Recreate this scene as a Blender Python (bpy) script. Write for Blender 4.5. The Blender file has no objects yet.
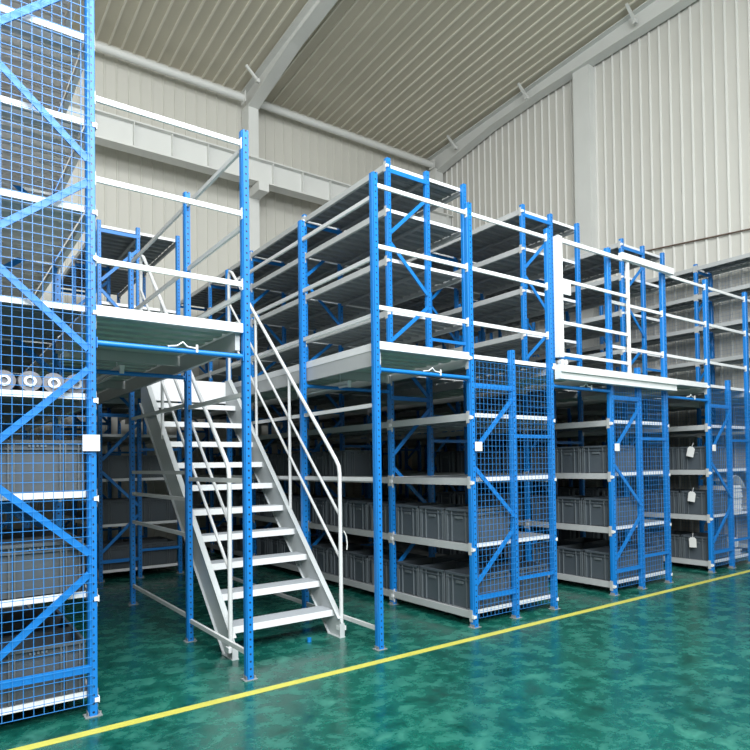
import bpy, math, random
from mathutils import Vector, Matrix
random.seed(7)
COL = bpy.context.scene.collection

# ---------------------------------------------------------------- helpers
class MB:
    """Collects boxes, bars and tubes; build() links them as one mesh object."""
    def __init__(self): self.v = []; self.f = []; self.m = []; self.smooth = []
    def _add(self, vs, fs, mi=0, sm=False):
        n = len(self.v); self.v += [tuple(x) for x in vs]
        for f in fs: self.f.append([i + n for i in f]); self.m.append(mi); self.smooth.append(sm)
    def box(self, a, b, mi=0):
        x0, x1 = sorted((a[0], b[0])); y0, y1 = sorted((a[1], b[1])); z0, z1 = sorted((a[2], b[2]))
        self._add([(x0,y0,z0),(x1,y0,z0),(x1,y1,z0),(x0,y1,z0),(x0,y0,z1),(x1,y0,z1),(x1,y1,z1),(x0,y1,z1)],
                  [(0,3,2,1),(4,5,6,7),(0,1,5,4),(1,2,6,5),(2,3,7,6),(3,0,4,7)], mi); return self
    def bar(self, p, q, w, h, up=(0,0,1), mi=0):
        """rectangular bar from p to q; w across, h along up"""
        p, q = Vector(p), Vector(q); d = (q-p).normalized(); up = Vector(up)
        s = d.cross(up)
        if s.length < 1e-4: s = d.cross(Vector((0,1,0)))
        s.normalize(); u = s.cross(d).normalized(); s = s*(w/2); u = u*(h/2)
        self._add([p-s-u,p+s-u,p+s+u,p-s+u,q-s-u,q+s-u,q+s+u,q-s+u],
                  [(0,1,2,3),(7,6,5,4),(0,4,5,1),(1,5,6,2),(2,6,7,3),(3,7,4,0)], mi); return self
    def tube(self, pts, r, n=10, mi=0):
        pts = [Vector(p) for p in pts]; rings = []
        for i, p in enumerate(pts):
            if i == 0: d = pts[1]-p
            elif i == len(pts)-1: d = p-pts[i-1]
            else: d = (pts[i+1]-p).normalized() + (p-pts[i-1]).normalized()
            d.normalize(); a = Vector((1,0,0)) if abs(d.x) < .9 else Vector((0,0,1))
            s = d.cross(a).normalized(); u = s.cross(d)
            rings.append([p + s*(r*math.cos(2*math.pi*k/n)) + u*(r*math.sin(2*math.pi*k/n)) for k in range(n)])
        vs = [v for rg in rings for v in rg]; fs = []
        for i in range(len(rings)-1):
            for k in range(n): fs.append((i*n+k, i*n+(k+1)%n, (i+1)*n+(k+1)%n, (i+1)*n+k))
        self._add(vs, fs, mi, True)
        self._add(vs[:n], [tuple(range(n))[::-1]], mi); self._add(vs[-n:], [tuple(range(n))], mi); return self
    def prism(self, poly, axis, a, b, mi=0):
        """extrude a 2-D polygon along axis ('x','y','z') from a to b"""
        def P(u, v, t): return {'x': (t,u,v), 'y': (u,t,v), 'z': (u,v,t)}[axis]
        n = len(poly); vs = [P(u,v,a) for u,v in poly] + [P(u,v,b) for u,v in poly]
        fs = [(i,(i+1)%n,n+(i+1)%n,n+i) for i in range(n)] + [tuple(range(n))[::-1], tuple(range(n,2*n))]
        self._add(vs, fs, mi); return self
    def mesh(self, name, mats):
        me = bpy.data.meshes.new(name); me.from_pydata(self.v, [], self.f)
        for m in (mats if isinstance(mats, (list, tuple)) else [mats]): me.materials.append(m)
        me.polygons.foreach_set('material_index', self.m); me.polygons.foreach_set('use_smooth', self.smooth)
        me.update()
        import bmesh
        bm = bmesh.new(); bm.from_mesh(me); bmesh.ops.recalc_face_normals(bm, faces=bm.faces); bm.to_mesh(me); bm.free()
        return me
    def build(self, name, mats, parent=None, loc=(0,0,0)):
        return inst(name, self.mesh(name, mats), parent, loc)

def inst(name, me, parent=None, loc=(0,0,0), rot=None):
    o = bpy.data.objects.new(name, me); COL.objects.link(o); o.location = loc
    if rot: o.rotation_euler = rot
    if parent: o.parent = parent
    return o
def tag(o, label, cat, group=None, kind=None):
    o['label'] = label; o['category'] = cat
    if group: o['group'] = group
    if kind: o['kind'] = kind
    return o
def thing(name, label, cat, loc=(0,0,0), group=None):
    o = bpy.data.objects.new(name, None); COL.objects.link(o); o.location = loc; o.empty_display_size = .1
    return tag(o, label, cat, group)
def struct(name, mb, m, loc=(0,0,0)):
    o = mb.build(name, m, None, loc); o['kind'] = 'structure'; return o

# ---------------------------------------------------------------- materials
def newmat(name):
    m = bpy.data.materials.new(name); m.use_nodes = True; nt = m.node_tree
    return m, nt, nt.nodes['Principled BSDF'], nt.nodes, nt.links
def metal(name, col, rough=.4, var=.12, scale=6., metallic=0., spec=.5, bump=0.):
    m, nt, b, N, L = newmat(name)
    tc = N.new('ShaderNodeTexCoord'); n = N.new('ShaderNodeTexNoise'); n.inputs['Scale'].default_value = scale; n.inputs['Detail'].default_value = 5
    L.new(tc.outputs['Object'], n.inputs['Vector'])
    mx = N.new('ShaderNodeMix'); mx.data_type = 'RGBA'
    mx.inputs[6].default_value = tuple(c*(1-var) for c in col)+(1,); mx.inputs[7].default_value = tuple(min(1,c*(1+var)) for c in col)+(1,)
    L.new(n.outputs['Fac'], mx.inputs[0]); L.new(mx.outputs[2], b.inputs['Base Color'])
    b.inputs['Roughness'].default_value = rough; b.inputs['Metallic'].default_value = metallic
    b.inputs['Specular IOR Level'].default_value = spec
    if bump:
        bp = N.new('ShaderNodeBump'); bp.inputs['Strength'].default_value = bump; L.new(n.outputs['Fac'], bp.inputs['Height']); L.new(bp.outputs[0], b.inputs['Normal'])
    return m
BLUE = (.006, .185, .57)
M_blue = metal('blue_paint', BLUE, .38)
M_white = metal('white_paint', (.80,.81,.82), .42, .05)
M_beam = metal('grey_beam_paint', (.46,.475,.48), .45, .06)
M_galv = metal('galvanised_sheet', (.30,.32,.335), .42, .15, 14, .25)
M_stair = metal('stair_steel', (.50,.53,.54), .45, .08)
M_tread = metal('tread_plate', (.40,.43,.46), .5, .10, 40, 0, .5, .15)
M_rail = metal('rail_steel', (.66,.67,.68), .4, .06)
M_mesh = metal('blue_wire', (.03,.22,.60), .35, .05)
M_crate = metal('grey_plastic', (.072,.088,.104), .5, .08, 9)
M_cratein = metal('grey_plastic_ribs', (.115,.135,.15), .5, .05)
M_paper = metal('paper', (.78,.78,.77), .8, .04)
M_roll = metal('grey_film', (.20,.20,.22), .45, .3, 9, 0, .5, .5)
M_conc = metal('dusty_plate', (.42,.47,.46), .8, .15)
M_cable = metal('brown_cable', (.12,.08,.06), .6)
M_tubeglass = metal('lamp_tube_glass', (.75,.77,.78), .2, .02)
M_roof = metal('roof_sheet', (.56,.52,.425), .5, .05, 1.2)
M_roofrib = metal('roof_sheet_seam', (.72,.69,.60), .45, .05, 1.2)
M_wall = metal('wall_sheet', (.58,.57,.52), .55, .04, 1.0)
M_wallend = metal('end_wall_sheet', (.60,.59,.55), .55, .04, 1.0)
M_wallrib = metal('end_wall_seam', (.72,.72,.69), .5, .04, 1.0)
M_steel = metal('painted_frame_steel', (.68,.69,.67), .5, .05, 2.0)
M_black = metal('dark_rubber', (.03,.03,.03), .7)

def make_upright_mat():
    m, nt, b, N, L = newmat('perforated_blue_paint')
    tc = N.new('ShaderNodeTexCoord'); sp = N.new('ShaderNodeSeparateXYZ'); L.new(tc.outputs['Object'], sp.inputs[0])
    def math_(op, a, b_=None, c=None):
        n = N.new('ShaderNodeMath'); n.operation = op
        for i, x in enumerate((a, b_, c)):
            if x is None: continue
            if isinstance(x, (int, float)): n.inputs[i].default_value = x
            else: L.new(x, n.inputs[i])
        return n.outputs[0]
    z = math_('FRACT', math_('DIVIDE', sp.outputs[2], .055))
    dz = math_('MULTIPLY', math_('ABSOLUTE', math_('SUBTRACT', z, .5)), .055)
    r = math_('SQRT', math_('ADD', math_('POWER', dz, 2), math_('POWER', sp.outputs[0], 2)))
    hole = math_('LESS_THAN', r, .0078)
    nrm = N.new('ShaderNodeSeparateXYZ'); L.new(tc.outputs['Normal'], nrm.inputs[0])
    front = math_('GREATER_THAN', math_('ABSOLUTE', nrm.outputs[1]), .6)
    fac = math_('MULTIPLY', hole, front)
    mx = N.new('ShaderNodeMix'); mx.data_type = 'RGBA'; mx.inputs[6].default_value = BLUE+(1,); mx.inputs[7].default_value = (.008,.02,.05,1)
    L.new(fac, mx.inputs[0]); L.new(mx.outputs[2], b.inputs['Base Color']); b.inputs['Roughness'].default_value = .36
    return m
M_up = make_upright_mat()

def make_floor_mat():
    m, nt, b, N, L = newmat('green_epoxy_floor')
    tc = N.new('ShaderNodeTexCoord')
    def noise(scale, det, rough=.6, dist=0):
        n = N.new('ShaderNodeTexNoise'); n.inputs['Scale'].default_value = scale; n.inputs['Detail'].default_value = det
        n.inputs['Roughness'].default_value = rough; n.inputs['Distortion'].default_value = dist
        L.new(tc.outputs['Object'], n.inputs['Vector']); return n
    a = noise(1.1, 6, .65, .6); c = noise(5.5, 8, .68, .25)
    r1 = N.new('ShaderNodeValToRGB'); e = r1.color_ramp.elements
    e[0].position = .34; e[0].color = (.002,.055,.042,1); e[1].position = .70; e[1].color = (.045,.22,.17,1)
    x = e.new(.5); x.color = (.007,.108,.082,1)
    L.new(c.outputs['Fac'], r1.inputs[0])
    mx = N.new('ShaderNodeMix'); mx.data_type = 'RGBA'; mx.blend_type = 'MULTIPLY'; mx.inputs[0].default_value = .75
    r2 = N.new('ShaderNodeValToRGB'); e = r2.color_ramp.elements
    e[0].position = .35; e[0].color = (.55,.62,.66,1); e[1].position = .65; e[1].color = (1.15,1.1,1.05,1)
    L.new(a.outputs['Fac'], r2.inputs[0]); L.new(r1.outputs[0], mx.inputs[6]); L.new(r2.outputs[0], mx.inputs[7])
    L.new(mx.outputs[2], b.inputs['Base Color'])
    mr = N.new('ShaderNodeMapRange'); mr.inputs[1].default_value = .3; mr.inputs[2].default_value = .7; mr.inputs[3].default_value = .12; mr.inputs[4].default_value = .40
    L.new(c.outputs['Fac'], mr.inputs[0]); L.new(mr.outputs[0], b.inputs['Roughness'])
    bp = N.new('ShaderNodeBump'); bp.inputs['Strength'].default_value = .04; bp.inputs['Distance'].default_value = .02; L.new(a.outputs['Fac'], bp.inputs['Height']); L.new(bp.outputs[0], b.inputs['Normal'])
    b.inputs['Specular IOR Level'].default_value = .6
    return m
M_floor = make_floor_mat()
M_yellow = metal('yellow_floor_paint', (.52,.50,.09), .5, .18, 5)

# ---------------------------------------------------------------- layout (metres; racks' front plane is y=0)
ZX = (-.33, .255, .845)
LX, RX = 1.90, 3.075
AX = (4.18, 4.75, 5.345)
BX = (6.42, 6.99, 7.59)
CX = (8.69, 9.27, 9.86)
DX = (10.94, 11.46)
SX = (1.92, 2.44, 3.01)
BAYS = [0, 1.38, 3.46, 5.35, 7.3, 9.2]
H_POST, H_RACK, DECK = 4.16, 5.14, 2.67
LOW = [.15, .80, 1.45, 2.09]
UP = [3.38, 3.99, 4.57, 5.09]
XWALL, YWALL = 11.62, 9.72
ORD = ['first','second','third','fourth','fifth','sixth','seventh','eighth','ninth','tenth','eleventh','twelfth','thirteenth','fourteenth','fifteenth','sixteenth','seventeenth','eighteenth','nineteenth','twentieth']

# ---------------------------------------------------------------- room shell
g = MB(); g.box((-9,-13,-.12), (XWALL+.3, YWALL+.3, 0)); struct('floor', g, M_floor)
g = MB(); g.box((-9, YWALL, 0), (XWALL+.2, YWALL+.12, 10.5))
x = -8.9
while x < XWALL:
    g.prism([(x,YWALL+.01),(x+.012,YWALL-.022),(x+.036,YWALL-.022),(x+.048,YWALL+.01)], 'z', 0, 10.34); x += .235
struct('wall_back', g, M_wall)
g = MB(); g.box((XWALL, -13, 0), (XWALL+.12, YWALL, 12.2)); 
y = -12.9
while y < YWALL:
    g.prism([(XWALL+.01,y),(XWALL-.035,y+.014),(XWALL-.035,y+.032),(XWALL+.01,y+.046)], 'z', 0, 12.2, 1); y += .225
struct('wall_right', g, [M_wallend, M_wallrib])
def roofz(y): return 10.42 + .058*(YWALL-y)
g = MB(); g._add([(-9,-13,roofz(-13)),(XWALL+.2,-13,roofz(-13)),(XWALL+.2,YWALL+.2,roofz(YWALL+.2)),(-9,YWALL+.2,roofz(YWALL+.2)),
         (-9,-13,roofz(-13)+.15),(XWALL+.2,-13,roofz(-13)+.15),(XWALL+.2,YWALL+.2,roofz(YWALL)+.15),(-9,YWALL+.2,roofz(YWALL)+.15)],
        [(0,1,2,3),(4,7,6,5),(0,4,5,1),(1,5,6,2),(2,6,7,3),(3,7,4,0)])
x = -8.8
while x < XWALL:
    g.bar((x,-13,roofz(-13)-.015), (x,YWALL,roofz(YWALL)-.015), .035, .04, mi=1); x += .24
struct('ceiling', g, [M_roof, M_roofrib])

g = MB(); g.box((-7.12,-13,0),(-7,YWALL,11.9)); struct('wall_left', g, M_wall)
g = MB(); g.box((-7,-13.12,0),(XWALL+.2,-13,11.9)); struct('wall_front', g, M_wall)
# steel frame of the hall
def h_col(name, x, y, label, top, wx=.30, wy=.30):
    t = MB()
    t.box((x-wx/2, y-wy/2, 0), (x+wx/2, y+wy/2, top)); t.box((x-wx/2-.04,y-wy/2-.04,0),(x+wx/2+.04,y+wy/2+.04,.025))
    return tag(t.build(name, M_steel), label, 'column')
h_col('steel_column', 5.90, YWALL-.26, 'grey-white steel column against the back wall under the roof rafter', 9.95, .24, .40)
h_col('steel_column', .05, YWALL-.26, 'grey-white steel column at the back wall seen behind the blue mesh', 9.95, .24, .40)
h_col('steel_column', XWALL-.22, YWALL-.26, 'steel column in the corner where back wall and ribbed end wall meet', 9.95, .28, .42)
h_col('steel_column', XWALL-.14, 4.22, 'tall white steel column halfway along the ribbed right wall', 10.33, .20, .44)
def rafter(x, label):
    t = MB(); y1 = YWALL-.05
    pts = [(y1, 9.80), (8.9, 9.95), (7.1, 10.22), (5.5, 10.32), (2.0, 10.38), (-12.5, 11.1)]
    for (ya, za), (yb, zb) in zip(pts, pts[1:]):   # bottom flange
        t.bar((x,ya,za), (x,yb,zb), .26, .02)
    for (ya, za), (yb, zb) in zip(pts, pts[1:]):
        for s in (.006, -.006):
            t._add([(x+s,ya,za),(x+s,yb,zb),(x+s,yb,roofz(yb)-.06),(x+s,ya,roofz(ya)-.06)], [(0,1,2,3)])
    t.bar((x,y1,roofz(y1)-.05), (x,-12.5,roofz(-12.5)-.05), .26, .02)
    o = tag(t.build('roof_rafter', M_steel), label, 'rafter')
    return o
rafter(5.90, 'tapered white roof rafter rising from the back wall column')
rafter(XWALL-.2, 'white roof rafter running along the top of the ribbed right wall')
rafter(.05, 'white roof rafter above the leftmost caged rack')
def fly(x0, y0, x1, label):
    t = MB(); t.bar((x0,y0,roofz(y0)-.30), (x1,y0,roofz(y0)-.05), .05, .05)
    t.box((x0-.04,y0-.04,roofz(y0)-.34),(x0+.04,y0+.04,roofz(y0)-.26)); tag(t.build('fly_brace', M_steel), label, 'brace')
fly(5.77, 8.7, 5.50, 'short diagonal strut between back rafter and roof left of the column')
for i, y in enumerate((8.4, 5.75, 2.75)):
    fly(XWALL-.33, y, XWALL-.62, '%s short roof strut along the right wall rafter, counted from the back corner' % ORD[i])
for xa_, xb_, w_ in ((.25, 5.72, 'left of the column'), (6.08, XWALL-.38, 'between column and corner')):
    t = MB().tube([(xa_, YWALL-.35, 10.08), (xb_, YWALL-.35, 10.08)], .085, 12)
    for q_ in (xa_, xb_-.02): t.box((q_, YWALL-.47, 9.96), (q_+.02, YWALL-.23, 10.2))
    tag(t.build('eave_tube', M_steel), 'long round white tube along the top of the back wall, ' + w_, 'tube')
t = thing('crane_beam', 'deep white crane runway beam running along the back wall', 'beam', (0, YWALL-.75, 0))
MB().box((-8.9,-.008,8.0),(XWALL-.05,.008,8.52)).build('web', M_steel, t)
MB().box((-8.9,-.13,8.50),(XWALL-.05,.13,8.53)).build('top_flange', M_steel, t)
MB().box((-8.9,-.16,7.97),(XWALL-.05,.16,8.0)).build('bottom_flange', M_steel, t)
st_me = MB().box((-.006,-.12,8.0),(.006,.12,8.5)).mesh('stiffener', M_steel)
x = -4.9
while x < XWALL-.2:
    inst('stiffener', st_me, t, (x,0,0)); x += .74
for x, w in ((5.90, 'by the back column'), (XWALL-.25, 'in the back corner')):
    b = MB().box((x-.12,YWALL-1.0,7.75),(x+.12,YWALL-.47,7.95)).build('beam_bracket', M_steel); tag(b, 'white bracket carrying the crane beam '+w, 'bracket')
c = MB().tube([(XWALL-.045,-4,5.35),(XWALL-.045,-1,5.55),(XWALL-.045,.7,5.72),(XWALL-.045,2.6,5.88),(XWALL-.045,4.0,6.0)], .016, 6)
tag(c.build('cable', M_cable), 'thin brown cable running along the ribbed right wall', 'cable')
# yellow line
g = MB(); g.box((-8,-.335,.0005),(XWALL-.1,-.255,.0025))
tag(g.build('floor_line', M_yellow), 'yellow line painted on the green floor in front of the racks', 'floor marking')

# ---------------------------------------------------------------- racking parts
up_cache = {}
def upright(h, parent, x, y, flip=1):
    if h not in up_cache:
        g = MB(); w, d, t = .0275, .031, .003
        poly = [(-w,d),(-w,-d*.35),(-w+.006,-d*.6),(-w+.006,-d),(w-.006,-d),(w-.006,-d*.6),(w,-d*.35),(w,d),
                (w-.012,d),(w-.012,d-t),(w-t,d-t),(w-t,-d*.3),(w-.006-t,-d*.55),(w-.006-t,-d+t),(-w+.006+t,-d+t),(-w+.006+t,-d*.55),(-w+t,-d*.3),(-w+t,d-t),(-w+.012,d-t),(-w+.012,d)]
        g.prism(poly, 'z', .004, h)
        up_cache[h] = g.mesh('upright', M_up)
    o = inst('upright', up_cache[h], parent, (x,y,0))
    inst('foot_plate', foot_me, o)
    return o
g = MB(); g.box((-.05,-.045,.0),(.05,.045,.005)); g.box((-.032,-.030,.0),(-.0285,.036,.03)); g.box((.0285,-.030,0),(.032,.036,.03))
for sx in (-1,1): g.tube([(sx*.045,0,.003),(sx*.045,0,.018)], .007, 6)
foot_me = g.mesh('foot_plate', M_galv)
pin_me = MB().box((-.031,-.038,-.013),(-.006,-.031,.013)).box((-.035,-.034,-.02),(-.030,.0,.02)).mesh('beam_connector', M_white)

bm_cache = {}
def beam_mesh(L, h=.07, side=1, mat=None):
    k = (round(L,3), h, side)
    if k not in bm_cache:
        g = MB(); w = .034
        # box beam with a stepped inner lip, along +y, plus hooked end plates
        g.prism([(-w/2,-h),(w/2,-h),(w/2,-.022),(w/2-.012,-.022),(w/2-.012,0),(-w/2,0)] if side > 0 else
                [(-w/2,-h),(w/2,-h),(w/2,0),(-w/2+.012,0),(-w/2+.012,-.022),(-w/2,-.022)], 'y', .034, L-.034)
        for yy in (.031, L-.035): g.box((-side*w/2-.003*side, yy, -h-.05), (-side*w/2+.018*side, yy+.004, .03))
        g.box((-side*(w/2+.014),-.004,-h-.03),(-side*(w/2+.010),.040,.018)); g.box((-side*(w/2+.014),L-.040,-h-.03),(-side*(w/2+.010),L+.004,.018))
        bm_cache[k] = g.mesh('beam', M_beam)
    return bm_cache[k]
sh_cache = {}
M_galv_glare = metal('galvanised_sheet_glare', (.62,.60,.59), .5, .1, 14)  # galvanised sheet, with glare and bounced light painted in as a paler tone
def shelf_mesh(W, L, mat=None):
    """steel shelf planks laid across (along x), ribs seen from below, end strips front and back"""
    k = (round(W,3), round(L,3), mat is None)
    if k not in sh_cache:
        g = MB(); n = max(3, round((L-.07)/.19)); p = (L-.07)/n
        for i in range(n):
            y0 = .035+i*p
            g.box((.02,y0+.002,-.006),(W-.02,y0+p-.002,0))
            g.box((.03,y0+.002,-.036),(W-.03,y0+.006,-.006)); g.box((.03,y0+p-.006,-.036),(W-.03,y0+p-.002,-.006))
            g.box((.03,y0+p/2-.02,-.018),(W-.03,y0+p/2+.02,-.006))
        g.box((W/2-.02,.034,-.066),(W/2+.02,L-.034,-.037))
        for y0 in (.028, L-.034): g.box((.03,y0,-.036),(W-.03,y0+.006,.004), 1)
        sh_cache[k] = g.mesh('shelf', [mat or M_galv, M_white])
    return sh_cache[k]
def mesh_panel(x0, x1, z0, z1, y, parent, cell=(.054,.060), lbl='wire mesh guard panel'):
    g = MB(); r = .0034 if z1 > 4 else .0029
    n = max(1, round((x1-x0)/cell[0])); m = max(1, round((z1-z0)/cell[1]))
    for i in range(n+1):
        x = x0+(x1-x0)*i/n; g.box((x-r/2,y-r/2,z0),(x+r/2,y+r/2,z1))
    for j in range(m+1):
        z = z0+(z1-z0)*j/m; g.box((x0,y-r*1.4,z-r/2),(x1,y-r*.5,z+r/2))
    return g.build('mesh_panel', M_mesh, parent)
ZIG_A = [(0,.42,1,.92),(1,1.05,0,1.55),(0,1.72,1,2.25),(1,2.38,0,2.90),(0,3.03,1,3.48),(1,3.63,0,4.15),(0,4.28,1,4.79)]
def frame_bracing(parent, xa, xb, xc, y, zmax, zmin=0, extra=True, zig=ZIG_A, hz=(.28, 2.36, 5.0), yb=-.018):
    # light C-section braces let into the frame
    for a, z0, b, z1 in zig:
        if max(z0,z1) > zmax or min(z0,z1) < zmin: continue
        p = (xa,xb)[a]; q = (xa,xb)[b]; s = 1 if q > p else -1
        MB().bar((p+s*.02,y+yb,z0), (q-s*.02,y+yb,z1), .016, .042).build('brace', M_blue, parent)
    for z in hz:
        if zmin <= z <= zmax: MB().bar((xa+.02,y+yb,z),(xb-.02,y+yb,z), .016, .05).build('brace', M_blue, parent)
    if extra and xc is not None:
        for z in (.40, 1.87, 3.10):
            if zmin <= z <= zmax: MB().bar((min(xb,xc)+.02,y+yb,z),(max(xb,xc)-.02,y+yb,z), .016, .036).build('brace', M_blue, parent)

def rack(label, xs, bays, low, up, front_low_only, mesh=True, flip=False, z_full=None, nlab=None):
    t = thing('storage_rack', label, 'rack', (0,0,0), None)
    nb = len(bays)
    for i, y in enumerate(bays):
        for k, x in enumerate(xs):
            if i == 0 and front_low_only: h = 2.76 if k == 1 else H_POST
            else: h = H_RACK
            upright(h, t, x, y)
        zmax = 2.5 if (i == 0 and front_low_only) else 5.1
        if len(xs) == 3:
            if flip: frame_bracing(t, xs[1], xs[2], None, y, zmax, hz=(.31, 5.0))
            else: frame_bracing(t, xs[0], xs[1], xs[2], y, zmax)
        else: frame_bracing(t, xs[0], xs[1], None, y, zmax)
    W = xs[-1]-xs[0]
    for i in range(nb-1):
        y0 = bays[i]; L = bays[i+1]-y0
        lv = list(low) + [DECK] + (list(up) if not (i == 0 and front_low_only) else [])
        for z in lv:
            s = inst('shelf', shelf_mesh(W, L), t, (xs[0], y0, z))
            hb = .12 if abs(z-DECK) < .01 else .07
            inst('beam', beam_mesh(L, hb, 1), s, (0,0,0)); inst('beam', beam_mesh(L, hb, -1), s, (W,0,0))
    return t

rZ = rack('leftmost blue storage rack, fully caged with wire mesh from floor to top', ZX, BAYS, LOW, [], False, flip=True)
for z in (2.74, 3.33, 3.91, 4.48, 5.06):  # its own upper levels, closer together
    for i in range(5):
        y0 = BAYS[i]; L = BAYS[i+1]-y0; W = ZX[2]-ZX[0]
        if z == 2.74: continue
        s = inst('shelf', shelf_mesh(W, L, M_galv_glare), rZ, (ZX[0], y0, z))
        inst('beam', beam_mesh(L, .07, 1), s); inst('beam', beam_mesh(L, .07, -1), s, (W,0,0))
mesh_panel(ZX[0]+.03, ZX[2]-.005, .09, 5.10, -.040, rZ)
MB().box((.785,-.052,1.715),(.885,-.046,1.82)).build('sign_plate', M_paper, rZ)['label'] = 'blank white square plate'
MB().tube([(.868,-.034,2.98),(.868,-.05,2.98)], .018, 8).build('bolt', M_white, rZ)
def low_rack(label, X, side_sign=True):
    r = rack(label, X, BAYS, LOW, UP, True)
    mesh_panel(X[0]+.03, X[1]-.02, .09, 2.60, -.0385, r); mesh_panel(X[1]+.02, X[2]-.03, .09, 2.60, -.0385, r)
    MB().box((X[0]+.002,-.052,1.715),(X[0]+.092,-.046,1.805)).build('sign_plate', M_paper, r)['label'] = 'blank white square plate'
    return r
rA = low_rack('blue storage rack right of the stairs with a mesh end panel and grey crates', AX)
rB = low_rack('blue storage rack under the white gate, between the other two mesh-ended racks', BX)
rC = low_rack('blue storage rack at the right edge with tagged crates and stacked paper', CX)
rS = rack('blue storage rack standing behind the staircase', SX, [5.35, 7.3, 9.2], LOW, [3.99, 5.09], False)
rD = rack('blue storage rack along the ribbed right wall with mesh at its back', DX, [-2.6, -.6, 1.38, 3.46, 5.35, 7.3, 9.2], LOW, UP, False)
g = MB(); r_ = .0042
y = -2.6
while y < 9.2: g.box((DX[1]+.036,y-r_/2,.1),(DX[1]+.040,y+r_/2,5.1)); y += .06
z = .1
while z < 5.1: g.box((DX[1]+.0405,-2.6,z-r_/2),(DX[1]+.0445,9.2,z+r_/2)); z += .07
g.build('mesh_panel', metal('galvanised_wire', (.30,.36,.45), .4), rD)
# white beam connectors on the front uprights (parts of each rack)
for r, X, lv in ((rZ,ZX,[.15,.80,1.45,2.09,2.67,3.33,3.91]), (rA,AX,LOW+[DECK]), (rB,BX,LOW+[DECK]), (rC,CX,LOW+[DECK])):
    for z in lv:
        inst('beam_connector', pin_me, r, (X[0],0,z-.045)); o = inst('beam_connector', pin_me, r, (X[2],0,z-.045)); o.scale = (-1,1,1)
for r, X in ((rA,AX),(rB,BX),(rC,CX)):
    for y in BAYS[1:3]:
        for z in LOW+[DECK]+UP: inst('beam_connector', pin_me, r, (X[0],y,z-.045))

# dusty sealant strips on the floor in front of racks
# ---------------------------------------------------------------- mezzanine
def deck(label, x0, x1, bays, l=0., r=0.):
    t = thing('mezzanine_deck', label, 'platform', (0,0,0))
    W = x1-x0
    for i in range(len(bays)-1):
        y0, y1 = bays[i], bays[i+1]; L = y1-y0
        g = MB(); n = max(3, round(L/.2)); p = L/n
        for k in range(n):
            a = y0+k*p; s = DECK
            g.prism([(a+.001,s-.012),(a+.030,s-.012),(a+.045,s-.052),(a+p-.045,s-.052),(a+p-.030,s-.012),(a+p-.001,s-.012),(a+p-.001,s),(a+.001,s)], 'x', x0+.050+l, x1-.050-r)
        g.build('floor_panel', M_deck, t)
    MB().box((x0+.03,bays[0]-.02,DECK-.060),(x1-.03,bays[0]+.02,DECK+.008)).build('front_beam', M_white, t)
    for y in bays[1:]:
        MB().box((x0+.03+l,y-.02,DECK-.14),(x1-.03-r,y+.02,DECK-.047)).build('cross_beam', M_beam, t)
    return t
M_deck = metal('green_grey_deck_sheet', (.44,.52,.47), .4, .12, 14, .2)
dZ = deck('raised steel walkway deck between the caged left rack and the stairs', ZX[2], LX, BAYS, 0, .045)
dR = deck('raised steel walkway deck between stairs and the first mesh-ended rack', RX, AX[0], BAYS, .045, 0)
deck('raised steel deck over the narrow aisle behind the white gate', AX[2], BX[0], BAYS)
deck('raised steel deck over the aisle left of the right-edge rack', BX[2], CX[0], BAYS)
deck('raised steel deck beside the right wall rack', CX[2], DX[0], BAYS)
dl = deck('steel landing deck at the top of the stairs', LX, RX, [3.46, 5.35])
def column(x, y, h, label):
    t = thing('support_column', label, 'column', (x,y,0), None)
    g = up_cache.get(h)
    o = upright(h, t, 0, 0)
    return t
for x, nm in ((LX,'left'),(RX,'right')):
    column(x, 0, H_POST, 'tall perforated blue post in front of the staircase, on its %s side' % nm)
    column(x, 1.38, H_POST, 'perforated blue post beside the middle of the stair flight, on its %s side' % nm)
    column(x, 3.46, H_POST, 'perforated blue post beside the stair landing, on its %s side' % nm)
for d_, xo in ((dZ, LX-.055), (dR, RX+.055)):
    eb = MB().box((xo-.018,.03,DECK-.19),(xo+.018,9.2,DECK-.055)).build('edge_beam', M_beam, d_)
    MB().box((xo-.022,.03,DECK-.055),(xo+.022,9.2,DECK+.012)).build('trim_strip', M_white, eb)
# guard rails: one thing per span
def guard(label, p, q, zs, w=.022, h=.036, mat=None):
    t = thing('guard_rail', label, 'railing')
    p = Vector((p[0],p[1],0)); q = Vector((q[0],q[1],0)); d = (q-p).normalized()
    for z in zs:
        zv = Vector((0,0,z)); g = MB(); a = p+zv+d*.03; b = q+zv-d*.03
        g.bar(a, b, w, h); g.bar(a-d*.004, a, w+.012, h+.05); g.bar(b, b+d*.004, w+.012, h+.05)
        g.build('rail', mat or M_white, t)
    return t
RZ = (2.98, 3.52, 4.06)
guard('white three-bar guard rail above the deck left of the stairs', (ZX[2],0), (LX,0), RZ)
guard('white three-bar guard rail on the deck right of the stairs', (RX,0), (AX[0],0), RZ)
guard('white three-bar guard rail above the first mesh-ended rack', (AX[0],0), (AX[2],0), RZ)
guard('white guard rail behind the thick top bar of the sliding gate', (BX[0],0), (BX[2],0), (2.98, 3.52))
guard('white three-bar guard rail between gate and right-edge rack', (BX[2],0), (CX[0],0), (2.98,3.52,4.05))
guard('white three-bar guard rail above the right-edge rack', (CX[0],0), (CX[2],0), (2.98,3.52,4.05))
guard('white three-bar guard rail in the far right corner', (CX[2],0), (DX[0],0), (2.98,3.52,4.05))
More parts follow.
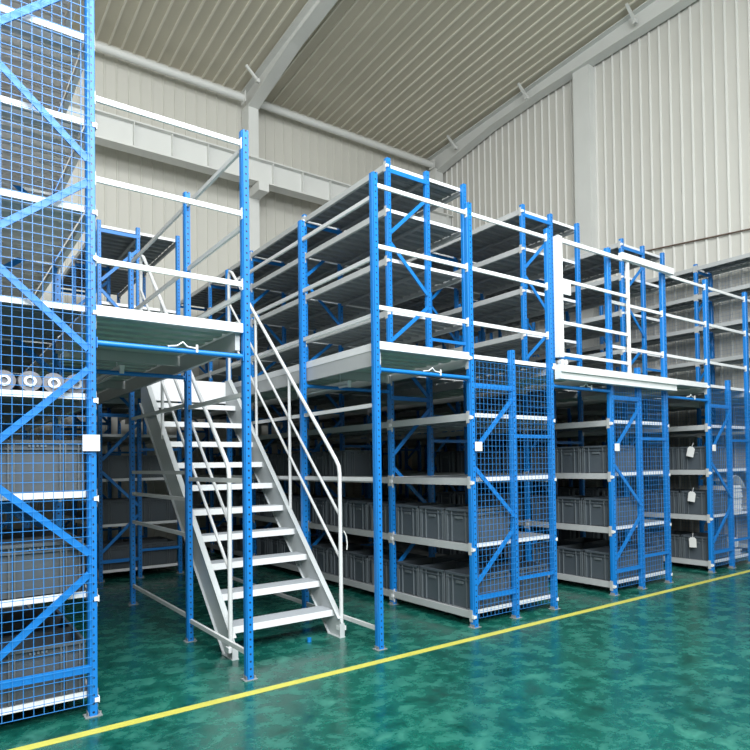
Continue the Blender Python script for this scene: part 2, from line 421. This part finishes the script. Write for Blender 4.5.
for x, nm in ((LX,'left'),(RX,'right')):
    ys = (0, 1.38, 3.46)
    for i, w in enumerate(('front','rear')):
        guard('grey three-bar guard rail along the %s side of the stair opening, %s span' % (nm, w), (x,ys[i]), (x,ys[i+1]), (2.92,3.44,4.04) if nm == 'left' else (2.91,3.42,3.96), mat=M_rail)
        zs = ((.19,1.49,2.15),(.22,.97,1.30,1.55,2.18))[i]
        guard('low grey bars beside the stair flight at floor level, %s side, %s span' % (nm, w), (x,ys[i]), (x,ys[i+1]), zs if nm == 'left' else (.17,1.47,2.12), mat=M_rail)
# tie bars
def tie(x0, x1, y, label, clip=True):
    t = thing('tie_bar', label, 'bar'); z = 2.43
    MB().tube([(x0+.03,y,z),(x1-.03,y,z)], .019, 10).build('tube', M_blue, t)
    MB().box((x0+.028,y-.022,z-.035),(x0+.034,y+.022,z+.035)).build('end_plate', M_blue, t)
    MB().box((x1-.034,y-.022,z-.035),(x1-.028,y+.022,z+.035)).build('end_plate', M_blue, t)
    if clip:
        xm = x0+(x1-x0)*.55
        MB().tube([(xm-.10,y-.01,z+.022),(xm-.04,y-.02,z+.03),(xm,y-.02,z+.06),(xm+.03,y-.02,z+.03),(xm+.10,y-.02,z+.022)], .006, 6).box((xm+.09,y-.025,z-.005),(xm+.105,y-.018,z+.05)).build('clip', M_white, t)
tie(ZX[2], LX, -.005, 'blue tie tube with white hook under the deck left of the stairs, front one')
tie(ZX[2], LX, 1.38, 'blue tie tube under the deck left of the stairs, one bay behind the front', False)
tie(RX, AX[0], -.005, 'blue tie tube under the deck right of the stairs, front one')
tie(RX, AX[0], 1.38, 'blue tie tube under the deck right of the stairs, one bay behind the front', False)
tie(AX[2], BX[0], -.005, 'blue tie tube in the narrow aisle below the white gate')
tie(BX[2], CX[0], -.005, 'blue tie tube across the aisle left of the right-edge rack')
# unlit tube lamps
for (x, y, lb) in ((1.32,1.9,'unlit tube lamp under the deck left of the stairs'), (3.5,1.75,'unlit tube lamp under the deck right of the stairs')):
    t = thing('tube_lamp', lb, 'lamp', (x,y,2.44))
    MB().box((-.02,-.6,.02),(.02,.6,.05)).build('housing', M_white, t)
    MB().tube([(0,-.58,0),(0,.58,0)], .014, 10).build('tube', M_tubeglass, t)
    for ya_, yb_ in ((-.60,-.575),(.575,.60)): MB().box((-.015,ya_,-.02),(.015,yb_,.02)).build('end_cap', M_white, t)
    for yy in (-.4,.4): MB().box((-.004,yy-.004,.05),(.004,yy+.004,.172)).build('hanger', M_white, t)

# ---------------------------------------------------------------- sliding gate
t = thing('sliding_gate', 'white sliding gate on the front edge of the upper deck', 'gate', (0,-.075,0))
MB().box((5.385,-.04,2.74),(5.455,.03,4.07)).build('post', M_white, t)['label'] = 'thick white gate post'
MB().box((6.695,-.016,2.66),(6.728,.016,4.02)).build('post', M_white, t)
for z in (2.78, 3.13, 3.60): MB().bar((5.455,0,z),(6.69,0,z), .022, .034).build('rail', M_white, t)
MB().bar((5.455,0,4.04),(6.60,0,4.04), .03, .045).build('top_rail', M_white, t)
MB().box((6.57,-.035,4.035),(7.70,.025,4.115)).build('top_track', M_white, t)
MB().box((5.38,-.05,2.50),(7.68,.035,2.655)).box((5.38,-.075,2.575),(7.68,-.05,2.60)).build('bottom_track', M_white, t)
MB().box((5.457,-.03,3.44),(5.60,-.012,3.60)).build('latch_plate', M_white, t)
for x in (5.44,5.50): MB().tube([(x,-.03,2.69),(x,.02,2.69)], .03, 10).build('roller', M_rail, t)

# ---------------------------------------------------------------- staircase
t = thing('staircase', 'light grey open steel staircase climbing to the upper deck', 'staircase', (0,0,0))
SXL, SXR = 2.00, 3.015
y0, y1 = .60, 3.44; slope = (DECK-.0)/(y1-y0)
def sz(y): return (y-y0)*slope
for x in (SXL, SXR):
    hh = .13
    poly = [(y0-.06,0.0),(y0+.16,0.0),(y1,sz(y1)-.30),(y1,DECK+.03),(y1-.16,DECK+.03),(y0-.03,.17),(y0-.06,.12)]
    g = MB().prism(poly, 'x', x-.004, x+.004)
    s = 1 if x == SXL else -1
    g.bar((x+s*0,y0-.03,.17),(x,y1-.16,DECK+.03), .05, .006); g.bar((x,y0+.16,0.003),(x,y1,sz(y1)-.30), .05, .006)
    g.box((x-.025,y0-.066,0),(x+.025,y0-.06,.13)); g.box((x-.03,y0-.07,0),(x+.03,y0+.17,.006))
    g.build('stringer', M_stair, t)
N = 11; rise = DECK/(N+.35)
for i in range(N-1):
    z = rise*(i+1); y = .69+(z-.235)*1.135
    g = MB(); g.box((SXL+.004,y,z-.006),(SXR-.004,y+.235,z)); g.box((SXL+.004,y-.004,z-.058),(SXR-.004,y,z))
    g.box((SXL+.004,y+.231,z-.04),(SXR-.004,y+.235,z))
    tr = g.build('tread', [M_tread], t)
    MB().box((SXL+.006,y-.010,z-.056),(SXR-.006,y-.0045,z+.002)).build('nosing', M_white, tr)
MB().box((SXL+.006,y1-.03,DECK-.26),(SXR-.006,y1-.022,DECK+.01)).build('top_plate', M_white, t)
hs = (4.13-1.60)/(3.30-.60)
for x, sd in ((SXL-.02,-1),(SXR+.021,1)):
    h = MB(); r = .019
    # top handrail bending down into the bottom post and curling at the top end
    h.tube([(x,.585,.06),(x,.585,1.52),(x,.60,1.59),(x,.66,1.66),(x,3.22,1.66+hs*2.56),(x,3.30,4.10),(x,3.34,4.02),(x,3.345,2.70)], r, 10)
    hr = h.build('handrail', M_rail, t)
    for dz in (.50,.90):
        z0 = 1.62-dz; MB().tube([(x,.585,z0),(x,3.34,z0+hs*2.755)], .014, 8).build('middle_rail', M_rail, hr)
    for yy in (1.63, 2.50):
        MB().tube([(x,yy,sz(yy)+.12),(x,yy,1.62+hs*(yy-.60))], .017, 8).build('baluster', M_rail, hr)
    MB().box((x-.03,.55,.06),(x+.03,.63,.10)).build('post_bracket', M_white, hr)
# small blue cap on the floor under the stair
tag(MB().tube([(2.72,.62,0),(2.72,.62,.035)], .02, 8).build('blue_plug', M_blue), 'small blue plastic plug lying on the floor under the lowest tread', 'plug')
# white plastic tie hanging on the right stair post
tag(MB().tube([(SXR+.05,.57,.98),(SXR+.075,.57,.93),(SXR+.085,.57,.86),(SXR+.08,.57,.80)], .006, 6).build('cable_tie', M_paper), 'short white strap dangling from the right handrail post', 'strap')

# ---------------------------------------------------------------- crates
CW, CD, CH = .53, .42, .335
def crate_mesh():
    g = MB(); w, d, h = CW/2, CD/2, CH; i = .018
    g.box((-w+i,-d+i,0),(w-i,d-i,.006))                                   # bottom
    for s in (-1,1):
        g.box((-w+i,s*(d-i),0),(w-i,s*(d-i-.004),h-.01)); g.box((s*(w-i),-d+i,0),(s*(w-i-.004),d-i,h-.01))
        g.box((-w,s*d,h-.022),(w,s*(d-.020),h)); g.box((s*w,-d,h-.022),(s*(w-.020),d,h))            # rim
        g.box((-w+.006,s*(d-.004),h-.062),(w-.006,s*(d-.018),h-.050)); g.box((s*(w-.004),-d+.006,h-.062),(s*(w-.018),d-.006,h-.050))
        for a in (-w+.010,-w+.035,-.155,-.125,.125,.155,w-.035,w-.010):  # vertical ribs, long side
            g.box((a-.004,s*(d-.002),0),(a+.004,s*(d-.018),h-.02), 1)
        for a in (-d+.010,-d+.035,-.105,.105,d-.035,d-.010):
            g.box((s*(w-.002),a-.004,0),(s*(w-.018),a+.004,h-.02), 1)
        for k in range(5): g.box((-.05+k*.022,s*(d-.001),h-.045),(-.038+k*.022,s*(d-.016),h-.030), 1)
        g.box((s*(w-.006),-.055,h-.10),(s*(w-.018),.055,h-.075), 1)       # grip
    return g.mesh('crate', [M_crate, M_cratein])
crate_me = crate_mesh()
crate_count = 0
def crates(X, half, zlev, zname, rname, nbays, group, skip=()):
    """one row of crates on a shelf; half 0 = left column of the rack, 1 = right"""
    global crate_count
    xc = (X[half]+X[half+1])/2; k = 0
    cols = 'left' if half == 0 else 'right'
    seq = []
    for b in range(nbays):
        y0, y1 = BAYS[b], BAYS[b+1]; n = int((y1-y0-.08)/.432); p = (y1-y0-.07)/n
        for j in range(n): seq.append(y0+.035+p*(j+.5))
    for k, y in enumerate(seq):
        if k in skip: continue
        o = inst('plastic_crate', crate_me, None, (xc+random.uniform(-.004,.004), y+random.uniform(-.004,.004), zlev+.0015), (0,0,random.uniform(-.008,.008)))
        tag(o, 'grey crate, %s from front, %s row, %s shelf, %s' % (ORD[k], cols, zname, rname), 'crate', group)
        crate_count += 1
LN = ['bottom','second','third','fourth']
RN = {'A':'rack right of the stairs','B':'rack under the gate','C':'right-edge rack','Z':'caged left rack','S':'rack behind the stairs'}
for lv in (0,1): crates(AX, 0, LOW[lv], LN[lv], RN['A'], 4, 'grey crates on the rack right of the stairs')
crates(AX, 0, LOW[2], LN[2], RN['A'], 4, 'grey crates on the rack right of the stairs', skip=(0,1,2,3,4))
crates(AX, 1, LOW[0], LN[0], RN['A'], 1, 'grey crates on the rack right of the stairs')
for lv in (0,1,2): crates(BX, 0, LOW[lv], LN[lv], RN['B'], 2, 'grey crates on the rack under the gate')
crates(BX, 1, LOW[0], LN[0], RN['B'], 1, 'grey crates on the rack under the gate')
for lv in (0,1,2): crates(CX, 0, LOW[lv], LN[lv], RN['C'], 2, 'grey crates on the right-edge rack')
for lv in (0,1,2):
    crates(ZX, 1, LOW[lv], LN[lv], RN['Z'], 1, 'grey crates in the caged left rack')
    crates(ZX, 0, LOW[lv], LN[lv], RN['Z'], 1, 'grey crates in the caged left rack')
for lv in (0,1,2):
    for hf in (0,1):
        for k in range(2):
            o = inst('plastic_crate', crate_me, None, ((SX[hf]+SX[hf+1])/2, 5.35+.25+k*.45, LOW[lv]+.0015)); o.scale = (.93,1,1)
            tag(o, 'grey crate, %s, %s row, %s shelf, rack behind the stairs' % (('front','second from front')[k], ('left','right')[hf], LN[lv]), 'crate', 'grey crates behind the stairs')

# ---------------------------------------------------------------- rolls, paper, tags
def roll(x, z, y0, y1, r, label):
    t = thing('film_roll', label, 'roll', (x,y0,z), 'wrapped rolls in the caged left rack')
    g = MB(); n = 14; pts = []
    for k in range(n+1):
        pts.append((random.uniform(-.002,.002), (y1-y0)*k/n, random.uniform(-.002,.002)))
    g.tube(pts, r, 20); g.build('wrapping', M_roll, t)
    c = MB()
    for k in range(12):
        a0, a1 = 2*math.pi*k/12, 2*math.pi*(k+1)/12
        for ra, rb in ((.020,.036),):
            c._add([(ra*math.cos(a0),-.012,ra*math.sin(a0)),(rb*math.cos(a0),-.012,rb*math.sin(a0)),(rb*math.cos(a1),-.012,rb*math.sin(a1)),(ra*math.cos(a1),-.012,ra*math.sin(a1)),
                    (ra*math.cos(a0),.03,ra*math.sin(a0)),(rb*math.cos(a0),.03,rb*math.sin(a0)),(rb*math.cos(a1),.03,rb*math.sin(a1)),(ra*math.cos(a1),.03,ra*math.sin(a1))],
                   [(0,1,2,3),(1,5,6,2),(0,3,7,4)])
    c.build('core', M_paper, t)
rx = [.78,.645,.51,.375,.19,.055,-.08,-.22]
for i, x in enumerate(rx[:4]): roll(x if i else .765, 2.09+.068, .055+.03*(i%2), 1.25, .064, 'grey wrapped roll with white core, %s from the right fourth shelf of caged rack' % ORD[i])
for i, x in enumerate(()): roll(x, 2.09+.068+.115, .10, 1.2, .063, 'grey wrapped roll lying on top of the others, %s one' % ('right','left')[i])
def tagme(x, y, z, i, rot):
    t = thing('paper_tag', 'white paper tag hanging on the front crate of the %s shelf, right-edge rack' % LN[i], 'tag', (x,y,z), None)
    t.rotation_euler = (rot,0,0)
    MB().prism([(-.055,-.07),(.055,-.07),(.055,.05),(.03,.075),(-.03,.075),(-.055,.05)], 'x', -.0015, .0015).build('card', M_paper, t)
    MB().tube([(0,0,.06),(.005,-.005,.10),(.02,.0,.135)], .003, 5).build('string', M_white, t)
xt = CX[0]+.015-.03
tagme(xt-.004, .27, 1.71, 2, .25); tagme(xt-.004, .27, 1.06, 1, .15); tagme(xt-.004, .27, .40, 0, -.05)
def stack(x, y, z, n, w, d, label, slump=0.):
    g = MB(); zz = z
    for k in range(n):
        h = random.uniform(.012,.03); dx, dy = random.uniform(-.015,.015), random.uniform(-.015,.015)
        g.box((x-w/2+dx,y-d/2+dy,zz+.001),(x+w/2+dx,y+d/2+dy,zz+h-.002)); zz += h
    tag(g.build('paper_stack', M_paper), label, 'paper')
    return zz
x = (CX[1]+CX[2])/2
z = stack(x, .30, LOW[1], 17, .42, .45, 'tall stack of white paper packs in the right column of the right-edge rack')
# loose drooping sheet on top of that stack
g = MB(); n = 12
for k in range(n):
    a, b = k/n, (k+1)/n; f = lambda q: z+.06+.10*math.sin(q*3.1)-.12*(q**3)
    xa, xb = x-.24+.52*a, x-.24+.52*b
    g._add([(xa,.05,f(a)),(xb,.05,f(b)),(xb,.5,f(b)+.04),(xa,.5,f(a)+.04),(xa,.05,f(a)+.006),(xb,.05,f(b)+.006),(xb,.5,f(b)+.046),(xa,.5,f(a)+.046)],
           [(0,1,2,3),(7,6,5,4),(0,4,5,1),(2,6,7,3)]+([(0,3,7,4)] if k == 0 else [])+([(1,5,6,2)] if k == n-1 else []), 0, False)
tag(g.build('paper_sheet', M_paper), 'curled white sheet drooping over the paper stack', 'paper')
stack(x-.02, .30, LOW[0], 3, .40, .40, 'low stack of white paper on the bottom shelf of the right-edge rack')
def bundle(x, y, z, r, label):
    tag(MB().tube([(x,y,z+r),(x,y+.38,z+r)], r, 16).build('paper_roll', M_paper), label, 'paper roll')
bundle(x-.1, .12, LOW[0]+.10, .085, 'white paper roll lying left on the bottom paper stack')
bundle(x+.09, .12, LOW[0]+.10, .075, 'white paper roll lying right on the bottom paper stack')

# ---------------------------------------------------------------- light
w = bpy.data.worlds.new('World'); bpy.context.scene.world = w; w.use_nodes = True
bg = w.node_tree.nodes['Background']; bg.inputs[0].default_value = (.86,.93,1,1); bg.inputs[1].default_value = .02
def area(name, loc, rot, sx, sy, power, col=(1,1,1)):
    l = bpy.data.lights.new(name, 'AREA'); l.shape = 'RECTANGLE'; l.size = sx; l.size_y = sy; l.energy = power; l.color = col
    o = bpy.data.objects.new(name, l); COL.objects.link(o); o.location = loc; o.rotation_euler = rot; return o
area('window_daylight', (.6,-7.8,6.5), (math.radians(74),0,math.radians(-4)), 6, 3.2, 720, (.95,.98,1))
area('right_wall_fill', (-6.8,-3,8.9), (math.radians(132),0,math.radians(-90)), 14, 1.8, 560, (.97,.99,1))  # invented fill lamp that lifts the upper right wall and racks
area('skylight_daylight', (1.5,-5.6,10.3), (math.radians(22),0,0), 9, 4, 1250, (.97,.99,1))

# ---------------------------------------------------------------- camera
f, cx, cy = 638.907, 433.98, 450.675
pi_, ya, ro = (math.radians(a) for a in (1.14508, 38.4549, -.88487))
fw = Vector((math.sin(ya)*math.cos(pi_), math.cos(ya)*math.cos(pi_), math.sin(pi_))); r0 = Vector((math.cos(ya), -math.sin(ya), 0)); u0 = r0.cross(fw)
r = r0*math.cos(ro)+u0*math.sin(ro); u = -r0*math.sin(ro)+u0*math.cos(ro)
cam = bpy.data.cameras.new('camera'); co = bpy.data.objects.new('camera', cam); COL.objects.link(co)
cam.sensor_width = 36; cam.lens = f/750*36; cam.shift_x = (375-cx)/750; cam.shift_y = (cy-375)/750; cam.clip_start = .05
m = Matrix((r, u, -fw)).transposed().to_4x4(); m.translation = Vector((0,-4.66831,1.6)); co.matrix_world = m
sc = bpy.context.scene; sc.camera = co
vs = sc.view_settings; vs.view_transform = 'Standard'; vs.look = 'None'; vs.gamma = 1; vs.use_curve_mapping = False; vs.exposure = 0.48
